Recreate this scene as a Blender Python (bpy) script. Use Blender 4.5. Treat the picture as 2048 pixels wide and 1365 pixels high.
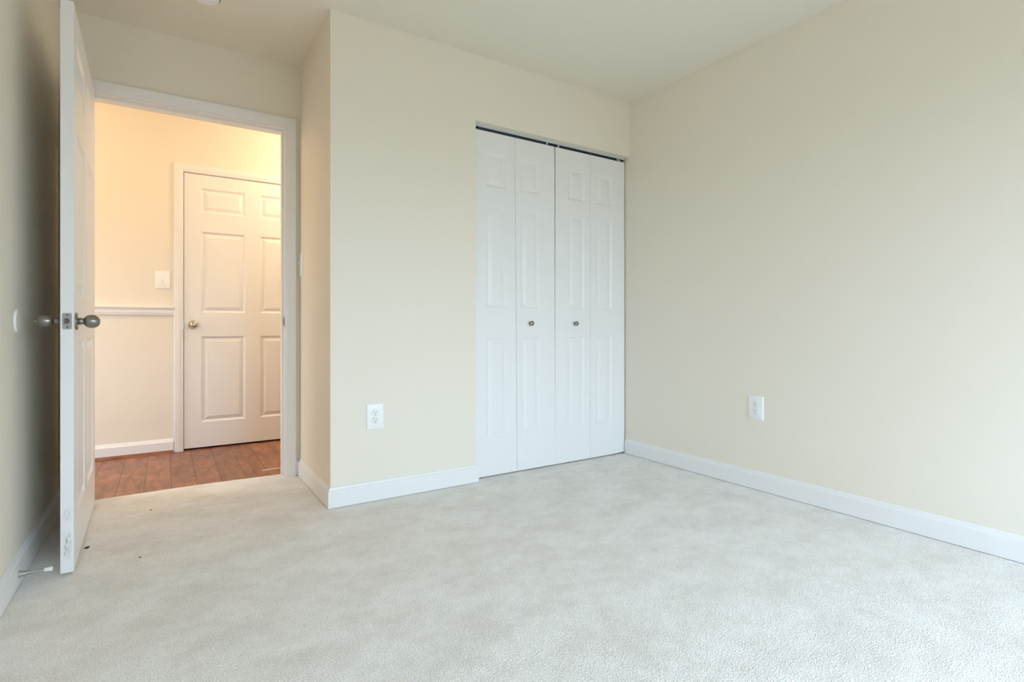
import bpy, bmesh, math, random
from math import pi, sin, cos, radians
from mathutils import Vector, Matrix

# ------------------------------------------------------------------ clearing
for o in list(bpy.data.objects):
    bpy.data.objects.remove(o, do_unlink=True)
S = bpy.context.scene
C = S.collection
random.seed(7)

# ------------------------------------------------------------------ key dimensions (metres)
H = 2.44                                   # ceiling height
XL, XR = -0.433, 2.706                     # left / right wall planes
YB = -1.08                                 # window wall behind the camera
YC = 2.674                                 # closet wall plane
XA = 0.677                                 # side of the closet box (alcove side)
YE = 3.383                                 # entry wall, room face
YEH = 3.52                                 # entry wall, hall face
YH = 4.60                                  # far hall wall
ZH = -0.025                                # hall floor level
JL, JR = -0.337, 0.594                     # doorway jamb faces
ZHEAD = 2.060                              # doorway head
CX0, CZ = 1.487, 2.064                     # closet opening left edge and header underside

# ------------------------------------------------------------------ camera
cd = bpy.data.cameras.new('camera')
cd.sensor_width = 36.0
cd.lens = 36.0 * 1070.56 / 2048.0
cd.shift_y = -30.05 / 2048.0
cd.clip_start = 0.02
cam = bpy.data.objects.new('camera', cd)
cam.location = (0.0, 0.0, 0.8907)
cam.rotation_euler = (pi / 2, 0.0, -radians(32.951))
C.objects.link(cam)
S.camera = cam

# ------------------------------------------------------------------ world: pale overcast sky above, dull ground below
W = bpy.data.worlds.new('world')
S.world = W
W.use_nodes = True
nt = W.node_tree
nt.nodes.clear()
wo = nt.nodes.new('ShaderNodeOutputWorld')
bg = nt.nodes.new('ShaderNodeBackground')
tc = nt.nodes.new('ShaderNodeTexCoord')
sp = nt.nodes.new('ShaderNodeSeparateXYZ')
mr = nt.nodes.new('ShaderNodeMapRange')
mr.inputs['From Min'].default_value = -1.0
mr.inputs['From Max'].default_value = 1.0
rp = nt.nodes.new('ShaderNodeValToRGB')
rp.color_ramp.elements[0].position = 0.0
rp.color_ramp.elements[0].color = (0.10, 0.105, 0.10, 1)
e = rp.color_ramp.elements.new(0.47); e.color = (0.17, 0.185, 0.185, 1)
e = rp.color_ramp.elements.new(0.53); e.color = (0.61, 0.79, 1.00, 1)
rp.color_ramp.elements[-1].position = 1.0
rp.color_ramp.elements[-1].color = (0.75, 0.96, 1.23, 1)
nt.links.new(tc.outputs['Generated'], sp.inputs[0])
nt.links.new(sp.outputs['Z'], mr.inputs['Value'])
nt.links.new(mr.outputs[0], rp.inputs['Fac'])
nt.links.new(rp.outputs[0], bg.inputs['Color'])
bg.inputs['Strength'].default_value = 9.45
nt.links.new(bg.outputs[0], wo.inputs['Surface'])

# window opening in the wall behind the camera
WX0, WX1, WZ0, WZ1 = 0.42, 2.46, 0.22, 1.98
pl = bpy.data.lights.new('window_portal', 'AREA')
pl.shape = 'RECTANGLE'; pl.size = WX1 - WX0; pl.size_y = WZ1 - WZ0
pl.cycles.is_portal = True
S.cycles.diffuse_bounces = 10
po = bpy.data.objects.new('window_portal', pl)
po.location = ((WX0 + WX1) / 2, YB - 0.06, (WZ0 + WZ1) / 2)
po.rotation_euler = (pi / 2, 0, 0)         # faces +y, into the room
C.objects.link(po)

# unseen window, added at the left end of the hall for neutral daylight
VY0, VY1, VZ0, VZ1 = 3.70, 4.42, 0.45, 1.70
p2 = bpy.data.lights.new('added_window_portal', 'AREA')
p2.shape = 'RECTANGLE'; p2.size = VZ1 - VZ0; p2.size_y = VY1 - VY0
p2.cycles.is_portal = True
q2 = bpy.data.objects.new('added_window_portal', p2)
q2.location = (-1.76, (VY0 + VY1) / 2, (VZ0 + VZ1) / 2)
q2.rotation_euler = (0, -pi / 2, 0)        # faces +x, into the hall
C.objects.link(q2)

# hall ceiling lamp (its globe is out of sight to the right of the doorway)
hl = bpy.data.lights.new('hall_lamp', 'POINT')
hl.energy = 20.5
hl.color = (1.0, 0.80, 0.57)
hl.shadow_soft_size = 0.09
ho = bpy.data.objects.new('hall_lamp', hl)
ho.location = (1.22, 3.98, 2.24)
C.objects.link(ho)
h2 = bpy.data.objects.new('hall_lamp', hl.copy())  # second, unseen lamp put in at the left to warm the alcove side
h2.data.energy = 15.0
h2.data.color = (1.0, 0.73, 0.43)
h2.location = (-1.4, 4.12, 2.20)
C.objects.link(h2)

# ------------------------------------------------------------------ view
S.view_settings.view_transform = 'Standard'
S.view_settings.look = 'None'
S.view_settings.gamma = 1.0
S.view_settings.use_curve_mapping = False
S.view_settings.exposure = 0.0

# ================================================================== materials
def new_mat(name):
    m = bpy.data.materials.new(name)
    m.use_nodes = True
    return m, m.node_tree, m.node_tree.nodes['Principled BSDF']

def node(t, kind, **kw):
    n = t.nodes.new(kind)
    for k, v in kw.items():
        if k in n.inputs: n.inputs[k].default_value = v
        else: setattr(n, k, v)
    return n

def paint(name, col, rough=0.55, bump=0.0, scale=220.0, spec=0.5):
    m, t, b = new_mat(name)
    b.inputs['Base Color'].default_value = (*col, 1)
    b.inputs['Roughness'].default_value = rough
    b.inputs['Specular IOR Level'].default_value = spec
    co = node(t, 'ShaderNodeTexCoord')
    nz = node(t, 'ShaderNodeTexNoise', Scale=scale, Detail=2.0)
    t.links.new(co.outputs['Object'], nz.inputs['Vector'])
    if bump > 0:
        bp = node(t, 'ShaderNodeBump', Strength=bump, Distance=0.001)
        t.links.new(nz.outputs['Fac'], bp.inputs['Height'])
        t.links.new(bp.outputs[0], b.inputs['Normal'])
    return m

def metal(name, col, rough):
    m, t, b = new_mat(name)
    b.inputs['Base Color'].default_value = (*col, 1)
    b.inputs['Metallic'].default_value = 1.0
    b.inputs['Roughness'].default_value = rough
    return m

M = {}
M['wall'] = paint('cream_wall_paint', (0.82, 0.765, 0.663), 0.55, 0.06, 260, 0.35)
M['ceil'] = paint('ceiling_paint', (0.80, 0.76, 0.665), 0.8, 0.08, 200, 0.2)
M['trim'] = paint('white_trim_paint', (0.82, 0.82, 0.815), 0.35, 0.02, 120)
M['door'] = paint('white_door_paint', (0.82, 0.82, 0.815), 0.38, 0.05, 150)
M['plastic'] = paint('white_plastic', (0.88, 0.88, 0.87), 0.3)
M['dark'] = paint('dark_slot', (0.015, 0.015, 0.015), 0.6)
M['gap_shade'] = paint('gap_shade_grey', (0.30, 0.31, 0.32), 0.7)  # grey that paints the shade in the joints round receptacles and toggles
M['rubber'] = paint('white_rubber', (0.85, 0.85, 0.84), 0.55)
M['nickel'] = metal('brushed_nickel', (0.31, 0.29, 0.26), 0.30)
t_ = M['nickel'].node_tree
b_ = t_.nodes['Principled BSDF']
b_.inputs['Anisotropic'].default_value = 0.75
b_.inputs['Anisotropic Rotation'].default_value = 0.25
tg_ = node(t_, 'ShaderNodeTangent', direction_type='RADIAL', axis='Y')
t_.links.new(tg_.outputs[0], b_.inputs['Tangent'])
M['brass'] = metal('satin_nickel_warm', (0.55, 0.48, 0.38), 0.30)
M['chrome'] = metal('polished_steel', (0.62, 0.62, 0.61), 0.18)
M['plate'] = metal('dull_steel_plate', (0.33, 0.325, 0.31), 0.42)
M['screw'] = metal('dark_steel', (0.16, 0.155, 0.15), 0.4)
M['track_inner'] = metal('shadowed_track_steel', (0.26, 0.30, 0.33), 0.45)  # dark tone carries the shade inside the channel
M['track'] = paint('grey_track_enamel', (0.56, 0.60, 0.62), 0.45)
M['lint'] = paint('brown_lint', (0.07, 0.05, 0.035), 0.9)

def carpet_mat():
    m, t, b = new_mat('beige_carpet')
    b.inputs['Roughness'].default_value = 0.95
    b.inputs['Specular IOR Level'].default_value = 0.1
    b.inputs['Sheen Weight'].default_value = 0.08
    b.inputs['Sheen Roughness'].default_value = 0.6
    co = node(t, 'ShaderNodeTexCoord')
    # fibre tips
    n1 = node(t, 'ShaderNodeTexNoise', Scale=230.0, Detail=3.0, Roughness=0.7)
    n2 = node(t, 'ShaderNodeTexVoronoi', Scale=230.0)
    # nap patches brushed by feet and vacuum
    mpg = node(t, 'ShaderNodeMapping')
    mpg.inputs['Rotation'].default_value = (0, 0, radians(25))
    mpg.inputs['Scale'].default_value = (1.0, 1.35, 1.0)
    n3 = node(t, 'ShaderNodeTexNoise', Scale=4.2, Detail=8.0, Roughness=0.68, Distortion=0.2)
    n4 = node(t, 'ShaderNodeTexNoise', Scale=20.0, Detail=5.0, Roughness=0.6)
    for n in (n1, n2, n4): t.links.new(co.outputs['Object'], n.inputs['Vector'])
    t.links.new(co.outputs['Object'], mpg.inputs['Vector'])
    t.links.new(mpg.outputs[0], n3.inputs['Vector'])
    r1 = node(t, 'ShaderNodeValToRGB')
    r1.color_ramp.elements[0].position = 0.35; r1.color_ramp.elements[0].color = (0.71, 0.695, 0.67, 1)
    r1.color_ramp.elements[1].position = 0.62; r1.color_ramp.elements[1].color = (1.0, 0.99, 0.965, 1)
    t.links.new(n1.outputs['Fac'], r1.inputs['Fac'])
    r3 = node(t, 'ShaderNodeValToRGB')
    r3.color_ramp.elements[0].position = 0.36; r3.color_ramp.elements[0].color = (0.895, 0.872, 0.85, 1)
    r3.color_ramp.elements[1].position = 0.58; r3.color_ramp.elements[1].color = (1.0, 1.0, 1.0, 1)
    t.links.new(n3.outputs['Fac'], r3.inputs['Fac'])
    r4 = node(t, 'ShaderNodeValToRGB')
    r4.color_ramp.elements[0].position = 0.35; r4.color_ramp.elements[0].color = (0.95, 0.945, 0.94, 1)
    r4.color_ramp.elements[1].position = 0.62; r4.color_ramp.elements[1].color = (1.0, 1.0, 1.0, 1)
    t.links.new(n4.outputs['Fac'], r4.inputs['Fac'])
    mx = node(t, 'ShaderNodeMix', data_type='RGBA', blend_type='MULTIPLY')
    mx.inputs[0].default_value = 1.0
    t.links.new(r1.outputs[0], mx.inputs[6]); t.links.new(r3.outputs[0], mx.inputs[7])
    mx2 = node(t, 'ShaderNodeMix', data_type='RGBA', blend_type='MULTIPLY')
    mx2.inputs[0].default_value = 1.0
    t.links.new(mx.outputs[2], mx2.inputs[6]); t.links.new(r4.outputs[0], mx2.inputs[7])
    t.links.new(mx2.outputs[2], b.inputs['Base Color'])
    ad = node(t, 'ShaderNodeMath', operation='ADD')
    t.links.new(n1.outputs['Fac'], ad.inputs[0]); t.links.new(n2.outputs['Distance'], ad.inputs[1])
    bp = node(t, 'ShaderNodeBump', Strength=0.55, Distance=0.004)
    t.links.new(ad.outputs[0], bp.inputs['Height'])
    t.links.new(bp.outputs[0], b.inputs['Normal'])
    return m
M['carpet'] = carpet_mat()

def wood_mat():
    m, t, b = new_mat('hand_scraped_wood_floor')
    co = node(t, 'ShaderNodeTexCoord')
    mp = node(t, 'ShaderNodeMapping')
    mp.inputs['Rotation'].default_value = (0, 0, radians(90))
    # planks run along y, 0.128 m wide: brick rows across x
    mp.inputs['Location'].default_value = (0.0, 0.0985, 0.0)
    br = node(t, 'ShaderNodeTexBrick', Scale=1.0)
    br.inputs['Brick Width'].default_value = 1.22
    br.inputs['Row Height'].default_value = 0.128
    br.inputs['Mortar Size'].default_value = 0.0016
    br.inputs['Mortar Smooth'].default_value = 0.1
    br.inputs['Bias'].default_value = 0.0
    br.inputs['Color1'].default_value = (0.36, 0.36, 0.36, 1)
    br.inputs['Color2'].default_value = (0.64, 0.64, 0.64, 1)
    br.inputs['Mortar'].default_value = (0.0, 0.0, 0.0, 1)
    t.links.new(co.outputs['Object'], mp.inputs['Vector'])
    t.links.new(mp.outputs[0], br.inputs['Vector'])
    ms = node(t, 'ShaderNodeMapping'); ms.inputs['Scale'].default_value = (9.0, 2.2, 1.0)
    t.links.new(co.outputs['Object'], ms.inputs['Vector'])
    nz = node(t, 'ShaderNodeTexNoise', Scale=2.0, Detail=7.0, Roughness=0.62, Distortion=0.9)
    t.links.new(ms.outputs[0], nz.inputs['Vector'])
    nb = node(t, 'ShaderNodeTexNoise', Scale=9.0, Detail=4.0, Roughness=0.6)
    t.links.new(co.outputs['Object'], nb.inputs['Vector'])
    rp = node(t, 'ShaderNodeValToRGB')
    rp.color_ramp.elements[0].position = 0.30; rp.color_ramp.elements[0].color = (0.17, 0.068, 0.033, 1)
    rp.color_ramp.elements[1].position = 0.62; rp.color_ramp.elements[1].color = (0.36, 0.155, 0.078, 1)
    t.links.new(nz.outputs['Fac'], rp.inputs['Fac'])
    mx = node(t, 'ShaderNodeMix', data_type='RGBA', blend_type='OVERLAY'); mx.inputs[0].default_value = 0.45
    t.links.new(rp.outputs[0], mx.inputs[6]); t.links.new(br.outputs['Color'], mx.inputs[7])
    rb = node(t, 'ShaderNodeValToRGB')
    rb.color_ramp.elements[0].position = 0.35; rb.color_ramp.elements[0].color = (0.78, 0.78, 0.8, 1)
    rb.color_ramp.elements[1].position = 0.65; rb.color_ramp.elements[1].color = (1.1, 1.08, 1.05, 1)
    t.links.new(nb.outputs['Fac'], rb.inputs['Fac'])
    mb = node(t, 'ShaderNodeMix', data_type='RGBA', blend_type='MULTIPLY'); mb.inputs[0].default_value = 1.0
    t.links.new(mx.outputs[2], mb.inputs[6]); t.links.new(rb.outputs[0], mb.inputs[7])
    mm = node(t, 'ShaderNodeMix', data_type='RGBA')
    t.links.new(br.outputs['Fac'], mm.inputs[0])
    t.links.new(mb.outputs[2], mm.inputs[6]); mm.inputs[7].default_value = (0.035, 0.014, 0.008, 1)
    t.links.new(mm.outputs[2], b.inputs['Base Color'])
    b.inputs['Roughness'].default_value = 0.36
    bp = node(t, 'ShaderNodeBump', Strength=0.35, Distance=0.002)
    t.links.new(nb.outputs['Fac'], bp.inputs['Height'])
    t.links.new(bp.outputs[0], b.inputs['Normal'])
    return m
M['wood'] = wood_mat()

def shoe_mat():
    m, t, b = new_mat('stained_wood_shoe')
    co = node(t, 'ShaderNodeTexCoord')
    ms = node(t, 'ShaderNodeMapping'); ms.inputs['Scale'].default_value = (4.0, 60.0, 60.0)
    nz = node(t, 'ShaderNodeTexNoise', Scale=3.0, Detail=5.0)
    rp = node(t, 'ShaderNodeValToRGB')
    rp.color_ramp.elements[0].position = 0.3; rp.color_ramp.elements[0].color = (0.15, 0.05, 0.02, 1)
    rp.color_ramp.elements[1].position = 0.7; rp.color_ramp.elements[1].color = (0.36, 0.14, 0.06, 1)
    t.links.new(co.outputs['Object'], ms.inputs[0]); t.links.new(ms.outputs[0], nz.inputs['Vector'])
    t.links.new(nz.outputs['Fac'], rp.inputs['Fac']); t.links.new(rp.outputs[0], b.inputs['Base Color'])
    b.inputs['Roughness'].default_value = 0.4
    return m
M['shoe'] = shoe_mat()

def scuffed_door_mat():
    """white door paint with the dark scuffs low on the free edge (door-local x = distance from the hinge)"""
    m, t, b = new_mat('scuffed_white_door_paint')
    b.inputs['Roughness'].default_value = 0.38
    co = node(t, 'ShaderNodeTexCoord')
    sx = node(t, 'ShaderNodeSeparateXYZ')
    t.links.new(co.outputs['Object'], sx.inputs[0])
    ms = node(t, 'ShaderNodeMapping'); ms.inputs['Scale'].default_value = (420.0, 420.0, 40.0)
    t.links.new(co.outputs['Object'], ms.inputs[0])
    nz = node(t, 'ShaderNodeTexNoise', Scale=1.0, Detail=4.0, Roughness=0.7)
    t.links.new(ms.outputs[0], nz.inputs['Vector'])
    th = node(t, 'ShaderNodeMapRange'); th.inputs['From Min'].default_value = 0.47; th.inputs['From Max'].default_value = 0.60
    t.links.new(nz.outputs['Fac'], th.inputs['Value'])
    def band(src, c, w, soft):
        s = node(t, 'ShaderNodeMath', operation='SUBTRACT'); s.inputs[1].default_value = c
        a = node(t, 'ShaderNodeMath', operation='ABSOLUTE')
        r = node(t, 'ShaderNodeMapRange'); r.inputs['From Min'].default_value = w; r.inputs['From Max'].default_value = w + soft
        r.inputs['To Min'].default_value = 1.0; r.inputs['To Max'].default_value = 0.0
        t.links.new(src, s.inputs[0]); t.links.new(s.outputs[0], a.inputs[0]); t.links.new(a.outputs[0], r.inputs['Value'])
        return r.outputs[0]
    def mul(a, c):
        n = node(t, 'ShaderNodeMath', operation='MULTIPLY'); t.links.new(a, n.inputs[0])
        if isinstance(c, float): n.inputs[1].default_value = c
        else: t.links.new(c, n.inputs[1])
        return n.outputs[0]
    low = band(sx.outputs['Z'], 0.095, 0.025, 0.03)
    high = mul(band(sx.outputs['Z'], 0.205, 0.008, 0.02), 0.6)
    mx = node(t, 'ShaderNodeMath', operation='MAXIMUM'); t.links.new(low, mx.inputs[0]); t.links.new(high, mx.inputs[1])
    across = band(sx.outputs['Y'], 0.0185, 0.006, 0.008)
    gt = node(t, 'ShaderNodeMath', operation='GREATER_THAN'); gt.inputs[1].default_value = 0.9035
    t.links.new(sx.outputs['X'], gt.inputs[0])
    f = mul(mul(mul(mx.outputs[0], th.outputs[0]), across), gt.outputs[0])
    f = mul(f, 0.72)
    mc = node(t, 'ShaderNodeMix', data_type='RGBA')
    mc.inputs[6].default_value = (0.82, 0.82, 0.815, 1); mc.inputs[7].default_value = (0.13, 0.12, 0.09, 1)
    t.links.new(f, mc.inputs[0]); t.links.new(mc.outputs[2], b.inputs['Base Color'])
    return m
M['scuff'] = scuffed_door_mat()

# ================================================================== helpers
def box(bm, x0, x1, y0, y1, z0, z1):
    v = [bm.verts.new(p) for p in ((x0,y0,z0),(x1,y0,z0),(x1,y1,z0),(x0,y1,z0),(x0,y0,z1),(x1,y0,z1),(x1,y1,z1),(x0,y1,z1))]
    for f in ((0,3,2,1),(4,5,6,7),(0,1,5,4),(1,2,6,5),(2,3,7,6),(3,0,4,7)):
        bm.faces.new([v[i] for i in f])

def lathe(bm, prof, axis='y', origin=(0,0,0), n=40, cap=True):
    """profile = [(radius, along)], swept round an axis"""
    rings = []
    ox, oy, oz = origin
    for r, a in prof:
        if r < 1e-6:
            p = {'x': (a,0,0), 'y': (0,a,0), 'z': (0,0,a), '-x': (-a,0,0), '-y': (0,-a,0), '-z': (0,0,-a)}[axis]
            rings.append([bm.verts.new((ox+p[0], oy+p[1], oz+p[2]))]); continue
        ring = []
        for i in range(n):
            t = 2*pi*i/n; c, s = r*cos(t), r*sin(t)
            p = {'x': (a,c,s), 'y': (c,a,s), 'z': (c,s,a), '-x': (-a,c,s), '-y': (c,-a,s), '-z': (c,s,-a)}[axis]
            ring.append(bm.verts.new((ox+p[0], oy+p[1], oz+p[2])))
        rings.append(ring)
    for A, B in zip(rings, rings[1:]):
        if len(A) == 1 and len(B) == 1: continue
        for i in range(n):
            j = (i+1) % n
            if len(A) == 1: bm.faces.new((A[0], B[i], B[j]))
            elif len(B) == 1: bm.faces.new((A[i], A[j], B[0]))
            else: bm.faces.new((A[i], A[j], B[j], B[i]))
    if cap:
        for R in (rings[0], rings[-1]):
            if len(R) > 1: bm.faces.new(R)

def sweep(bm, path, prof, mp, closed_profile=True):
    """mitred sweep: path 2-D points; prof (offset along the left normal, height); mp(u,v,h) -> 3-D"""
    n = len(path)
    sec = []
    for i in range(n):
        p = Vector(path[i])
        d0 = (p - Vector(path[i-1])).normalized() if i > 0 else None
        d1 = (Vector(path[i+1]) - p).normalized() if i < n-1 else None
        if d0 is None: d0 = d1
        if d1 is None: d1 = d0
        n0 = Vector((-d0.y, d0.x)); n1 = Vector((-d1.y, d1.x))
        m = n0 + n1
        m = m / m.length_squared * 2
        sec.append([bm.verts.new(mp(p.x + m.x*o, p.y + m.y*o, h)) for o, h in prof])
    k = len(prof)
    for A, B in zip(sec, sec[1:]):
        for i in range(k):
            j = (i+1) % k
            bm.faces.new((A[i], A[j], B[j], B[i]))
    bm.faces.new(sec[0]); bm.faces.new(list(reversed(sec[-1])))

def obj(name, bm, mat, parent=None, smooth=False, bevel=0.0, seg=2, ang=40):
    bmesh.ops.recalc_face_normals(bm, faces=bm.faces)
    me = bpy.data.meshes.new(name)
    bm.to_mesh(me); bm.free()
    me.materials.append(mat)
    o = bpy.data.objects.new(name, me)
    C.objects.link(o)
    if parent is not None: o.parent = parent
    if smooth:
        for p in me.polygons: p.use_smooth = True
        me.set_sharp_from_angle(angle=radians(ang))
    if bevel > 0:
        md = o.modifiers.new('bevel', 'BEVEL')
        md.width = bevel; md.segments = seg; md.limit_method = 'ANGLE'; md.angle_limit = radians(50)
        md.harden_normals = False
    return o

def tag(o, label, cat, group=None, kind=None):
    if label: o['label'] = label
    if cat: o['category'] = cat
    if group: o['group'] = group
    if kind: o['kind'] = kind
    return o

def struct(name, bm, mat, label, cat, **kw):
    return tag(obj(name, bm, mat, **kw), label, cat, kind='structure')

def empty(name, loc, label, cat, group=None, kind=None, rot=(0,0,0)):
    o = bpy.data.objects.new(name, None)
    o.empty_display_size = 0.05
    C.objects.link(o); o.location = loc; o.rotation_euler = rot
    return tag(o, label, cat, group, kind)

def BM(): return bmesh.new()

# ================================================================== room shell
# carpet: room, alcove, closet and the strip in the doorway, with a slightly uneven cut edge
b = BM()
pts = [(XL, YB), (XR, YB), (XR, YE), (JR, YE)]
edge = []
N = 46
for i in range(N + 1):
    x = JR + (JL - JR) * i / N
    y = 3.455 + 0.018 * sin(pi * i / N) + random.uniform(-0.0025, 0.0025)
    edge.append((x, y))
pts += edge + [(JL, YE), (XL, YE)]
lo = [b.verts.new((x, y, -0.024)) for x, y in pts]
hi = [b.verts.new((x, y, 0.0)) for x, y in pts]
b.faces.new(hi); b.faces.new(list(reversed(lo)))
for i in range(len(pts)):
    j = (i + 1) % len(pts)
    b.faces.new((lo[i], lo[j], hi[j], hi[i]))
struct('floor', b, M['carpet'], 'light beige cut-pile carpet covering the bedroom floor', 'carpet')

b = BM(); box(b, -1.7, XR + 0.1, 3.40, YH + 0.12, ZH - 0.03, ZH)
struct('floor_hall', b, M['wood'], 'reddish-brown plank floor of the hall beyond the doorway', 'wood floor')

b = BM(); box(b, -1.8, XR + 0.15, YB - 0.15, YH + 0.2, H, H + 0.1)
struct('ceiling', b, M['ceil'], 'plain cream painted ceiling of the bedroom', 'ceiling')

b = BM(); box(b, XL - 0.1, XL, YB - 0.12, YE, -0.024, H)
struct('wall_left', b, M['wall'], 'cream wall behind the open door', 'wall')
b = BM(); box(b, XR, XR + 0.1, YB - 0.12, YH, -0.055, H)
struct('wall_right', b, M['wall'], 'large blank cream wall with one outlet beside the closet', 'wall')

# closet wall: pier and header in one mesh, opening runs to the right wall
b = BM()
box(b, XA, CX0, YC, YC + 0.115, 0, H)
box(b, CX0, XR, YC, YC + 0.115, CZ, H)
struct('wall_closet', b, M['wall'], 'cream wall that holds the closet opening and an outlet', 'wall')
b = BM(); box(b, XA, XA + 0.11, YC + 0.115, YE, 0, H)
struct('wall_alcove', b, M['wall'], 'short cream return wall between doorway and closet wall', 'wall')

# entry wall with the doorway
b = BM()
jt = 0.019
box(b, -1.7, JL - jt, YE, YEH, ZH, H)
box(b, JR + jt, XR, YE, YEH, ZH, H)
box(b, JL - jt, JR + jt, YE, YEH, ZHEAD + jt, H)
struct('wall_entry', b, M['wall'], 'cream wall around the doorway to the hall', 'wall')

# window wall behind the camera
b = BM()
box(b, XL, WX0, YB - 0.12, YB, -0.024, H)
box(b, WX1, XR, YB - 0.12, YB, -0.024, H)
box(b, WX0, WX1, YB - 0.12, YB, -0.024, WZ0)
box(b, WX0, WX1, YB - 0.12, YB, WZ1, H)
struct('wall_window', b, M['wall'], 'cream wall with the window, facing the closet', 'wall')
b = BM()
for x0, x1, z0, z1 in ((WX0, WX0+.05, WZ0, WZ1), (WX1-.05, WX1, WZ0, WZ1), (WX0+.05, WX1-.05, WZ0, WZ0+.05), (WX0+.05, WX1-.05, WZ1-.05, WZ1), ((WX0+WX1)/2-.025, (WX0+WX1)/2+.025, WZ0+.05, WZ1-.05)):
    box(b, x0, x1, YB - 0.10, YB - 0.05, z0, z1)
struct('window_1', b, M['trim'], 'white framed window in the wall facing the closet', 'window')

# hall walls: far wall with the recess of the closed hall door
HX0, HX1, HZT = 0.117, 1.031, 2.018        # hall door slab
b = BM()
g = 0.022
box(b, -1.7, HX0 - g, YH, YH + 0.12, ZH - 0.03, H)
box(b, HX1 + g, XR, YH, YH + 0.12, ZH - 0.03, H)
box(b, HX0 - g, HX1 + g, YH, YH + 0.12, HZT + g, H)
box(b, -1.7, XR, YH + 0.12, YH + 0.16, ZH - 0.03, H)
struct('wall_hall', b, M['wall'], 'cream far wall of the hall seen through the doorway', 'wall')
b = BM()
box(b, -1.8, -1.7, YE, VY0, ZH - 0.03, H); box(b, -1.8, -1.7, VY1, YH + 0.16, ZH - 0.03, H)
box(b, -1.8, -1.7, VY0, VY1, ZH - 0.03, VZ0); box(b, -1.8, -1.7, VY0, VY1, VZ1, H)
struct('wall_hall_left', b, M['wall'], 'cream wall closing the left end of the hall', 'wall')

b = BM()
for y0, y1, z0, z1 in ((VY0, VY0+.04, VZ0, VZ1), (VY1-.04, VY1, VZ0, VZ1), (VY0+.04, VY1-.04, VZ0, VZ0+.04), (VY0+.04, VY1-.04, VZ1-.04, VZ1)):
    box(b, -1.78, -1.74, y0, y1, z0, z1)
struct('added_window_2', b, M['trim'], 'unseen white framed window added at the left end of the hall for daylight', 'window')

# ================================================================== baseboards
t = 0.0135
bp_ = [(0, 0), (t, 0), (t, 0.078), (t - 0.0015, 0.0815), (0.0075, 0.0865), (0.006, 0.094), (0.0035, 0.098), (0, 0.099)]
def baseboard(name, path, label, z=0.0025, prof=bp_):
    b = BM(); sweep(b, path, prof, lambda u, v, h: (u, v, z + h))      # a hair above the carpet
    return struct(name, b, M['trim'], label, 'baseboard')
# (left normal of the travel direction points into the room)
baseboard('baseboard_left', [(XL, YE - 0.0), (XL, YB)], 'white baseboard along the cream wall behind the open door')
baseboard('baseboard_right', [(XR, YB), (XR, YC + 0.035)], 'long white baseboard along the blank wall beside the closet')
baseboard('baseboard_closet', [(CX0, YC + 0.034), (CX0, YC), (XA, YC), (XA, YE)], 'white baseboard wrapping the outside corner between closet and doorway')
baseboard('baseboard_entry', [(XA - t, YE), (0.6525, YE)], 'tiny piece of white baseboard between door casing and alcove corner')
hp = [(o * 1.4, h) for o, h in bp_]
baseboard('baseboard_hall', [(0.052, YH), (-1.7, YH)], 'white baseboard in the hall left of the hall door', ZH + 0.0, hp)

b = BM()
qs = [(0.019, 0.0)] + [(0.019 + 0.020 * cos(a), 0.019 * sin(a)) for a in [radians(x) for x in (0, 18, 36, 54, 72, 90)]]
sweep(b, [(0.050, YH), (-1.7, YH)], qs, lambda u, v, h: (u, v, ZH + h))
struct('trim_1', b, M['shoe'], 'stained wood shoe molding along the foot of the hall baseboard', 'molding')

# ================================================================== casings, jambs, chair rail
cw = 0.057
cas = [(0.0, 0.0), (0.0, 0.009), (0.003, 0.0115), (0.012, 0.0125), (0.015, 0.0145), (0.019, 0.0150), (0.023, 0.0165), (0.040, 0.0180), (0.050, 0.0185), (0.055, 0.0170), (cw, 0.014), (cw, 0.0)]
def casing(name, x0, x1, ztop, zbot, y, label):
    """frame round an opening: x0/x1/ztop are the inner edges, face towards -y"""
    b = BM()
    # travel up the left side, across, down the right: outward is the left normal
    sweep(b, [(x0, zbot), (x0, ztop), (x1, ztop), (x1, zbot)], cas, lambda u, v, h: (u, y - h, v))
    return struct(name, b, M['trim'], label, 'door casing')
rv = 0.005
c1 = casing('trim_2', JL - rv, JR + rv, ZHEAD + rv, 0.0, YE, 'white molded casing framing the doorway with the open door')
b = BM()
box(b, JL - jt, JL, YE, YEH, ZH, ZHEAD + jt)
box(b, JR, JR + jt, YE, YEH, ZH, ZHEAD + jt)
box(b, JL, JR, YE, YEH, ZHEAD, ZHEAD + jt)
jb = obj('jamb', b, M['trim'], c1)
b = BM()
sy0, sy1 = YE + 0.040, YE + 0.078
box(b, JL, JL + 0.011, sy0, sy1, ZH, ZHEAD)
box(b, JR - 0.011, JR, sy0, sy1, ZH, ZHEAD)
box(b, JL + 0.011, JR - 0.011, sy0, sy1, ZHEAD - 0.011, ZHEAD)
obj('door_stop', b, M['trim'], c1)
b = BM(); box(b, JR - 0.0015, JR + 0.001, YE + 0.004, YE + 0.036, 0.888, 0.946)
sk = tag(obj('strike_plate', b, M['nickel'], c1, bevel=0.0006), 'brushed metal strike plate let into the door jamb', None)
b = BM(); box(b, JR - 0.0018, JR - 0.001, YE + 0.011, YE + 0.030, 0.902, 0.932)
obj('latch_hole', b, M['dark'], sk)

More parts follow.
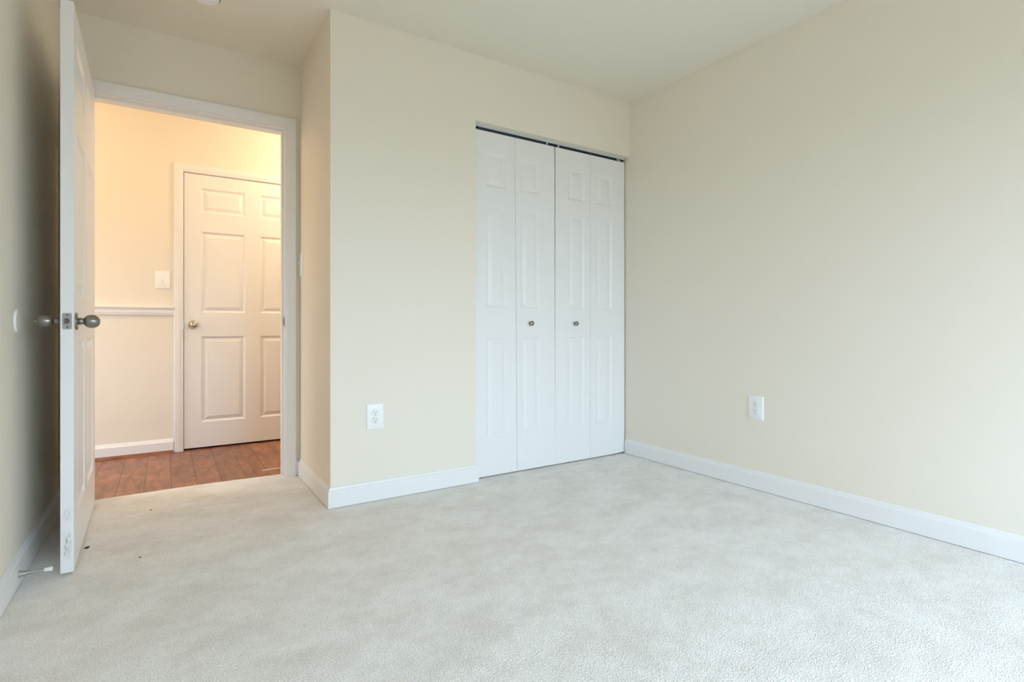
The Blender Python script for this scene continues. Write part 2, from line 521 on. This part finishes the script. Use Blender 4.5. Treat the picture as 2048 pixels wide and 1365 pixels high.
c2 = casing('trim_3', HX0 - 0.006, HX1 + 0.006, HZT + 0.006, ZH, YH, 'white molded casing around the closed hall door')
b = BM()
box(b, HX0 - g, HX0 - 0.003, YH, YH + 0.115, ZH, HZT + g)
box(b, HX1 + 0.003, HX1 + g, YH, YH + 0.115, ZH, HZT + g)
box(b, HX0 - 0.003, HX1 + 0.003, YH, YH + 0.115, HZT + 0.003, HZT + g)
obj('jamb', b, M['trim'], c2)
b = BM(); box(b, HX0 - 0.010, HX0 - 0.0025, YH - 0.0140, YH + 0.03, 0.865, 0.935)
tag(obj('strike_plate', b, M['brass'], c2, bevel=0.0008), 'small bronze-toned strike plate on the casing edge', None)

b = BM()
rail = [(0, 0), (0.010, 0.001), (0.014, 0.008), (0.013, 0.014), (0.017, 0.018), (0.017, 0.040), (0.022, 0.050), (0.027, 0.054), (0.027, 0.063), (0.022, 0.066), (0, 0.067)]
sweep(b, [(0.054, YH), (-1.7, YH)], rail, lambda u, v, h: (u, v, 0.966 + h))
struct('trim_4', b, M['trim'], 'white chair rail on the hall wall left of the hall door', 'chair rail')

# ================================================================== doors
def slab(bm, w, h, th, panels, both=True, relief=1.0):
    """panelled door slab: x 0..w, y 0..th (front at y=0), z 0..h; panels = [(x0,x1,z0,z1)] moulded into the faces"""
    xs = sorted({0.0, w} | {round(p[0], 5) for p in panels} | {round(p[1], 5) for p in panels})
    zs = sorted({0.0, h} | {round(p[2], 5) for p in panels} | {round(p[3], 5) for p in panels})
    prof = [(0.0, 0.0), (0.003, 0.0018), (0.012, 0.0088), (0.016, 0.0100), (0.019, 0.0098), (0.026, 0.0072), (0.040, 0.0024), (0.042, 0.0018)]
    prof = [(o, d * relief) for o, d in prof]
    for front in ((True, False) if both else (True,)):
        cache = {}
        def V(x, z, d):
            k = (round(x, 5), round(z, 5), round(d, 5))
            if k not in cache: cache[k] = bm.verts.new((x, d if front else th - d, z))
            return cache[k]
        for i in range(len(xs) - 1):
            for j in range(len(zs) - 1):
                x0, x1, z0, z1 = xs[i], xs[i+1], zs[j], zs[j+1]
                p = [q for q in panels if abs(q[0]-x0) < 1e-4 and abs(q[1]-x1) < 1e-4 and abs(q[2]-z0) < 1e-4 and abs(q[3]-z1) < 1e-4]
                if not p:
                    bm.faces.new((V(x0,z0,0), V(x1,z0,0), V(x1,z1,0), V(x0,z1,0))); continue
                prev = None
                for o, d in prof:
                    r = [V(x0+o,z0+o,d), V(x1-o,z0+o,d), V(x1-o,z1-o,d), V(x0+o,z1-o,d)]
                    if prev:
                        for k in range(4):
                            l = (k+1) % 4
                            bm.faces.new((prev[k], prev[l], r[l], r[k]))
                    prev = r
                bm.faces.new(prev)
    # edges (own vertices, so that the arris stays crisp)
    def q(*ps): bm.faces.new([bm.verts.new(p) for p in ps])
    q((0,0,0),(0,th,0),(0,th,h),(0,0,h)); q((w,0,0),(w,th,0),(w,th,h),(w,0,h))
    q((0,0,0),(w,0,0),(w,th,0),(0,th,0)); q((0,0,h),(w,0,h),(w,th,h),(0,th,h))
    if not both: q((0,th,0),(w,th,0),(w,th,h),(0,th,h))
    bmesh.ops.remove_doubles(bm, verts=bm.verts, dist=1e-5)

def six_panels(w, z_off=0.0):
    s, m = 0.108, 0.105                    # stile and centre mullion
    pw = (w - 2*s - m) / 2
    out = []
    for x0 in (s, s + pw + m):
        for z0, z1 in ((0.185, 0.825), (1.002, 1.606), (1.748, 1.930)):
            out.append((x0, x0 + pw, z0 + z_off, z1 + z_off))
    return out

# --- knob profiles (radius, distance from the door face)
def knob_set(parent, x, y, z, axis, mat, keyhole=False, button=False, long=0.072):
    """rosette, neck and egg-shaped knob as a door part with sub-parts"""
    b = BM()
    s0 = 0.0215                            # where the egg leaves the neck
    pr = [(0.0105, 0.004), (0.0118, 0.010), (0.0138, 0.0135), (0.0138, 0.016), (0.0118, 0.019), (0.0112, 0.0215)]
    for i in range(2, 20):
        a = pi * i / 20
        pr.append((max(0.0112, 0.0252 * sin(a) ** 0.85) if i < 6 else 0.0252 * sin(a) ** 0.85, s0 + (long - s0) * (1 - cos(a)) / 2))
    pr.append((0.0, long))
    lathe(b, pr, axis, (x, y, z), 40)
    k = obj('knob', b, mat, parent, smooth=True, ang=70)
    b = BM(); lathe(b, [(0.0325, 0.0), (0.0325, 0.003), (0.029, 0.007), (0.014, 0.0085)], axis, (x, y, z), 44)
    obj('rosette', b, mat, k, smooth=True)
    if button:
        b = BM(); lathe(b, [(0.0028, long - 0.002), (0.0028, long + 0.003), (0.0018, long + 0.0045), (0.0, long + 0.0045)], axis, (x, y, z), 16)
        obj('lock_button', b, M['chrome'], k, smooth=True)
    if keyhole:
        b = BM(); lathe(b, [(0.006, long - 0.004), (0.0045, long + 0.0012), (0.0, long + 0.0012)], axis, (x, y, z), 20)
        obj('lock_button', b, mat, k, smooth=True)
    return k

# --- bedroom door, open into the room along the left wall
DW, DH, DT = 0.905, 2.040, 0.037
b = BM(); slab(b, DW, DH, DT, six_panels(DW))
d1 = struct('door_1', b, M['scuff'], 'white six-panel bedroom door standing open along the left wall', 'door', bevel=0.0012)
# local x runs from hinge to free edge; local y=0 is the face towards the left wall... turned below
HXp, HYp = -0.3303, 3.3635
ang = math.atan2(-0.9225, 0.0197)          # direction hinge -> free edge
d1.location = (HXp, HYp, 0.012)
d1.rotation_euler = (0, 0, ang)
# local +y is then towards +x (room side), local y=0 the face near the left wall
kx, kz = DW - 0.062, 0.896
knob_set(d1, kx, DT, kz, 'y', M['nickel'])
knob_set(d1, kx, 0.0, kz, '-y', M['nickel'], button=True)
b = BM()
ring = []
for cy, cz, a0 in ((0.0265, 0.024, 0), (0.0105, 0.024, 90), (0.0105, -0.024, 180), (0.0265, -0.024, 270)):
    for k in range(6):
        a = radians(a0 + 18 * k)
        ring.append((cy + 0.005 * cos(a), kz + cz + 0.005 * sin(a)))
A = [b.verts.new((DW - 0.0005, y, z)) for y, z in ring]; B = [b.verts.new((DW + 0.0012, y, z)) for y, z in ring]
b.faces.new(A); b.faces.new(B)
for i in range(len(ring)): b.faces.new((A[i], A[(i+1) % len(ring)], B[(i+1) % len(ring)], B[i]))
lp = tag(obj('latch_plate', b, M['plate'], d1), 'satin metal latch plate with a spring bolt in the door edge', None)
b = BM()
# bevelled latch bolt: D-shaped
yc = 0.0185
pts2 = [(yc - 0.0065, -0.009), (yc + 0.002, -0.009), (yc + 0.0065, -0.005), (yc + 0.0065, 0.005), (yc + 0.002, 0.009), (yc - 0.0065, 0.009)]
A = [b.verts.new((DW + 0.001, y, kz + z)) for y, z in pts2]
B = [b.verts.new((DW + (0.010 if y < yc + 0.003 else 0.004), y, kz + z)) for y, z in pts2]
b.faces.new(A); b.faces.new(B)
for i in range(6): b.faces.new((A[i], A[(i+1) % 6], B[(i+1) % 6], B[i]))
obj('latch_bolt', b, M['screw'], lp)
for s in (-1, 1):
    b = BM(); lathe(b, [(0.0036, 0.0006), (0.0036, 0.0020), (0.0012, 0.0016), (0.0, 0.0012)], 'x', (DW, yc, kz + s * 0.0215), 16)
    obj('screw', b, M['screw'], lp, smooth=True)
for hz in (0.27, 1.03, 1.80):
    b = BM()
    lathe(b, [(0.0058, -0.045), (0.0058, 0.045)], 'z', (-0.0015, -0.0062, hz), 16)
    lathe(b, [(0.0035, 0.045), (0.0045, 0.048), (0.0, 0.052)], 'z', (-0.0015, -0.0062, hz), 16)
    box(b, -0.0012, 0.0002, -0.004, 0.030, hz - 0.045, hz + 0.045)
    obj('hinge', b, M['nickel'], d1, smooth=True)

# --- hall door, closed
b = BM(); hw = HX1 - HX0; slab(b, hw, 2.029, 0.035, six_panels(hw, -0.0), both=False)
d2 = struct('door_2', b, M['door'], 'white six-panel door standing closed across the hall', 'door', bevel=0.0012)
d2.location = (HX0, YH + 0.002, -0.0115)
knob_set(d2, 0.060, 0.0, 0.912, '-y', M['brass'], keyhole=True, long=0.062)

# --- closet: two bifold pairs
YF = 2.716
LT = 0.034
def leaf_mesh(x0, x1, px0, px1, fx):
    b = BM()
    slab(b, x1 - x0, 2.026, LT, [(px0 - x0, px1 - x0, 0.214, 0.812), (px0 - x0, px1 - x0, 0.990, 1.602), (px0 - x0, px1 - x0, 1.703, 1.905)], both=False, relief=0.7)
    for v in b.verts: fx(v, x0)
    return b
def lean(v, x0):                            # the left pair stands a hair out of plumb at its fold
    w = 1 - abs(v.co.x + x0 - 1.791) / 0.295
    v.co.x -= 0.0085 * (v.co.z - 0.9) * max(0, w)
    v.co.x += 0.0045 * max(0, v.co.x + x0 - 1.80) / 0.283 * (1 - v.co.z / 2.03)   # pairs meet at the foot
def lift(v, x0):
    v.co.x -= 0.0038 * max(0, 2.3825 - v.co.x - x0) / 0.291 * (1 - v.co.z / 2.03)
    if v.co.z < 0.1: v.co.z += 0.005 * max(0, v.co.x + x0 - 2.60) / 0.09
def closet_knob(parent, x, z):
    b = BM()
    lathe(b, [(0.0095, 0.0), (0.0095, 0.002), (0.0065, 0.004), (0.006, 0.012), (0.009, 0.016), (0.0142, 0.0195), (0.0152, 0.0225), (0.0142, 0.0255), (0.009, 0.0278), (0.0, 0.0284)], '-y', (x, 0, z), 32)
    return obj('knob', b, M['nickel'], parent, smooth=True, ang=60)
def bifold(name, label, leaves, knob_on, kx, fx):
    x0 = leaves[0][0]
    e = empty(name, (x0, YF, 0.008), label, 'closet door', kind='structure')
    for i, (a, c, p0, p1) in enumerate(leaves):
        o = obj('door_leaf', leaf_mesh(a, c, p0, p1, fx), M['door'], e, bevel=0.0012)
        o.location = (a - x0, 0, 0)
        if i == knob_on: closet_knob(o, kx - a, 0.899)
    return e
bifold('door_3', 'white bifold closet door pair next to the wall with the outlet, left pair',
       [(1.493, 1.7895, 1.579, 1.725), (1.7915, 2.083, 1.826, 1.965)], 1, 1.893, lean)
bifold('door_4', 'white bifold closet door pair in the corner by the blank wall, right pair',
       [(2.0915, 2.3825, 2.193, 2.333), (2.3840, 2.697, 2.434, 2.580)], 0, 2.249, lift)

# --- closet track under the header
tk = empty('bifold_track', (CX0, YF, CZ), 'grey metal track under the closet header above the bifold doors', 'door track')
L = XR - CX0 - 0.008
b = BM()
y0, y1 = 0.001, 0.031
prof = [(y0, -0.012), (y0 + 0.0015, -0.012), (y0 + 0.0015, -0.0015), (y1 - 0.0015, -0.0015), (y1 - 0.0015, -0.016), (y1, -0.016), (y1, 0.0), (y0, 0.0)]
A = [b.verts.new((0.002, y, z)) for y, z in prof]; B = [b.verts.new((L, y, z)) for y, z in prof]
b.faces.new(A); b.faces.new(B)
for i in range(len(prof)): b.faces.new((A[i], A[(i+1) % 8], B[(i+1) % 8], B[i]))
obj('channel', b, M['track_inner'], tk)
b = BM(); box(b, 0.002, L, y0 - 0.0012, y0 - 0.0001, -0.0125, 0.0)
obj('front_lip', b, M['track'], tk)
for px in (0.026, 0.548, 0.640, 1.162, 1.180):
    b = BM(); lathe(b, [(0.004, -0.030), (0.004, -0.016), (0.007, -0.014), (0.007, -0.004), (0.0, -0.004)], 'z', (px, 0.016, 0), 16)
    obj('pivot_pin', b, M['rubber'], tk, smooth=True)
for x0, x1 in ((0.004, 0.045), (1.165, 1.208)):
    b = BM(); box(b, x0, x1, 0.004, 0.028, -0.0135, -0.003)
    obj('pivot_bracket', b, M['dark'], tk)

# ================================================================== electrical
def rounded_plate(bm, w, h, d):
    """cover plate in the xz plane, front towards -y, softly domed edge"""
    r = 0.004
    def ring(ix, dep):
        ww, hh = w/2 - ix, h/2 - ix
        out = []
        for cx, cz, a0 in ((ww-r, hh-r, 0), (-ww+r, hh-r, 90), (-ww+r, -hh+r, 180), (ww-r, -hh+r, 270)):
            for k in range(5):
                a = radians(a0 + 90*k/4)
                out.append(bm.verts.new((cx + r*cos(a), -dep, cz + r*sin(a))))
        return out
    rs = [ring(0, 0), ring(0, d*0.35), ring(0.0015, d*0.75), ring(0.005, d)]
    for A, B in zip(rs, rs[1:]):
        n = len(A)
        for i in range(n): bm.faces.new((A[i], A[(i+1) % n], B[(i+1) % n], B[i]))
    bm.faces.new(rs[-1]); bm.faces.new(rs[0])

def outlet(name, loc, rz, label):
    e = empty(name, loc, label, 'outlet', 'duplex outlets on the bedroom walls', rot=(0, 0, rz))
    b = BM(); rounded_plate(b, 0.089, 0.131, 0.006); obj('cover_plate', b, M['plastic'], e, smooth=True, ang=35)
    for s in (1, -1):
        b = BM()
        n = 28; zc = s * 0.0195
        def ring(sc, dep):
            out = []
            for i in range(n):
                a = 2*pi*i/n
                x = 0.0172 * cos(a) * sc; z = 0.0172 * sin(a) * sc
                z = max(-0.0142*sc, min(0.0142*sc, z))
                out.append(b.verts.new((x, -dep, zc + z)))
            return out
        A, B = ring(1.055, 0.005), ring(1.055, 0.0062)      # grey disc, painted shade round the receptacle
        for i in range(n): b.faces.new((A[i], A[(i+1) % n], B[(i+1) % n], B[i]))
        b.faces.new(B)
        gap_shade = b; b = BM()
        A, B, D = ring(1, 0.005), ring(1, 0.0074), ring(0.94, 0.0082)
        for P, Q in ((A, B), (B, D)):
            for i in range(n): b.faces.new((P[i], P[(i+1) % n], Q[(i+1) % n], Q[i]))
        b.faces.new(D)
        f = obj('receptacle', b, M['plastic'], e)
        obj('gap_shade', gap_shade, M['gap_shade'], f)
        for sx, hh in ((-0.0062, 0.0045), (0.0062, 0.0038)):
            b = BM(); box(b, sx - 0.0011, sx + 0.0011, -0.0086, -0.0080, zc + 0.0035 - hh, zc + 0.0035 + hh)
            obj('slot', b, M['dark'], f)
        b = BM(); lathe(b, [(0.0026, 0.0080), (0.0026, 0.0086)], '-y', (0, 0, zc - 0.0078), 14)
        obj('slot', b, M['dark'], f)
    b = BM(); lathe(b, [(0.0030, 0.0055), (0.0030, 0.0068), (0.0018, 0.0074), (0.0, 0.0074)], '-y', (0, 0, 0), 16)
    obj('screw', b, M['plastic'], e, smooth=True)
    return e
outlet('wall_outlet', (0.899, YC, 0.429), 0, 'white duplex outlet low on the wall between alcove corner and closet')
outlet('wall_outlet', (XR, 1.727, 0.444), -pi/2, 'white duplex outlet low on the large blank wall right of the closet')

def switch(name, loc, rz, label, w=0.089, h=0.128, up=True):
    e = empty(name, loc, label, 'light switch', rot=(0, 0, rz))
    b = BM(); rounded_plate(b, w, h, 0.006); obj('cover_plate', b, M['plastic'], e, smooth=True, ang=35)
    b = BM(); box(b, -0.0052, 0.0052, -0.0066, -0.0055, -0.012, 0.012)
    tg = obj('toggle_frame', b, M['plastic'], e)
    b = BM(); box(b, -0.0058, 0.0058, -0.0062, -0.0058, -0.0126, 0.0126)  # grey plate, painted shade round the toggle frame
    obj('gap_shade', b, M['gap_shade'], tg)
    b = BM()
    s = 1 if up else -1
    A = [b.verts.new((x, -0.006, z)) for x, z in ((-0.0042, -0.006), (0.0042, -0.006), (0.0042, 0.006), (-0.0042, 0.006))]
    B = [b.verts.new((x, -0.018, z + s*0.008)) for x, z in ((-0.0034, -0.004), (0.0034, -0.004), (0.0034, 0.003), (-0.0034, 0.003))]
    b.faces.new(A); b.faces.new(B)
    for i in range(4): b.faces.new((A[i], A[(i+1) % 4], B[(i+1) % 4], B[i]))
    obj('toggle', b, M['plastic'], e)
    for s2 in (-1, 1):
        b = BM(); lathe(b, [(0.0028, 0.0055), (0.0028, 0.0066), (0.0, 0.0072)], '-y', (0, 0, s2 * 0.030), 14)
        obj('screw', b, M['plastic'], e, smooth=True)
    return e
switch('light_switch', (-0.014, YH, 1.2215), 0, 'white toggle switch on the hall wall beside the hall door casing', up=False)
switch('light_switch', (XA, 3.331, 1.254), -pi/2, 'white toggle switch seen edge-on in the alcove beside the doorway casing', w=0.078, h=0.138)

# ================================================================== small things
# round wall bumper behind the door, a shallow dished disc
e = empty('wall_bumper', (XL, 2.494, 0.908), 'round white-rimmed bumper disc on the wall behind the open door', 'wall bumper')
b = BM(); lathe(b, [(0.0400, 0.0), (0.0400, 0.0036), (0.0392, 0.0052), (0.0375, 0.0060), (0.0366, 0.0060)], 'x', (0, 0, 0), 56, cap=False)
obj('rim', b, M['plastic'], e, smooth=True, ang=60)
b = BM(); lathe(b, [(0.0366, 0.0), (0.0366, 0.0061), (0.0, 0.0064)], 'x', (0, 0, 0), 48)
tag(obj('pad', b, M['wall'], e), 'flat cream centre pad', None)

# rigid door stop screwed into the left baseboard
e = empty('door_stop', (XL + t, 2.455, 0.040), 'metal door stop with white rubber tip on the baseboard behind the door', 'door stop', rot=(0, radians(-3.0), radians(-11.0)))
b = BM(); lathe(b, [(0.0125, 0.0), (0.0125, 0.0025), (0.0095, 0.005), (0.0080, 0.014), (0.0062, 0.026), (0.0048, 0.034)], 'x', (0, 0, 0), 28)
obj('base', b, M['chrome'], e, smooth=True)
b = BM(); lathe(b, [(0.0042, 0.033), (0.0042, 0.072)], 'x', (0, 0, 0), 20)
obj('rod', b, M['chrome'], e, smooth=True)
b = BM(); lathe(b, [(0.0060, 0.070), (0.0068, 0.071), (0.0078, 0.088), (0.0072, 0.091), (0.0, 0.0915)], 'x', (0, 0, 0), 24)
obj('rubber_tip', b, M['rubber'], e, smooth=True)

# smoke detector on the ceiling, only its far rim reaches into the picture
e = empty('smoke_detector', (0.160, 2.848, H), 'white round smoke detector cut off by the top edge, on the ceiling', 'smoke detector')
b = BM(); lathe(b, [(0.068, 0.0), (0.068, 0.012), (0.064, 0.016), (0.056, 0.017), (0.056, 0.022), (0.052, 0.034), (0.044, 0.040), (0.0, 0.041)], '-z', (0, 0, 0), 56)
obj('housing', b, M['plastic'], e, smooth=True, ang=35)
for i in range(18):
    a = 2*pi*i/18
    b = BM(); box(b, 0.0545, 0.0575, -0.0045, 0.0045, -0.028, -0.020)
    bmesh.ops.rotate(b, verts=b.verts, cent=(0, 0, 0), matrix=Matrix.Rotation(a, 3, 'Z'))
    obj('vent', b, M['dark'], e)

# thin white strip lying on the hall floor by the jamb
b = BM(); box(b, 0.0, 0.34, -0.006, 0.006, 0.0, 0.004)
e = tag(obj('floor_strip', b, M['trim'], bevel=0.001), 'thin white strip lying on the hall floor just past the doorway', 'strip')
e.location = (0.514, 3.695, ZH); e.rotation_euler = (0, 0, radians(2))

# crumbs of dark lint on the carpet
def lint(x, y, r, label, seed):
    rnd = random.Random(seed)
    b = BM(); bmesh.ops.create_icosphere(b, subdivisions=2, radius=r)
    for v in b.verts:
        v.co *= rnd.uniform(0.65, 1.25); v.co.x *= 1.5; v.co.z *= 0.55
    o = tag(obj('lint_crumb', b, M['lint'], smooth=True, ang=180), label, 'lint', 'dark crumbs on the carpet')
    o.location = (x, y, r * 0.45); o.rotation_euler = (0, 0, rnd.uniform(0.3, 1.2))
lint(-0.262, 2.725, 0.0062, 'largest dark brown crumb on the carpet, close to the open door face', 3)
lint(-0.081, 2.504, 0.0032, 'small dark crumb on the carpet, out from the free edge of the open door', 5)
lint(-0.057, 3.120, 0.0036, 'small dark crumb on the carpet nearest the doorway threshold', 9)
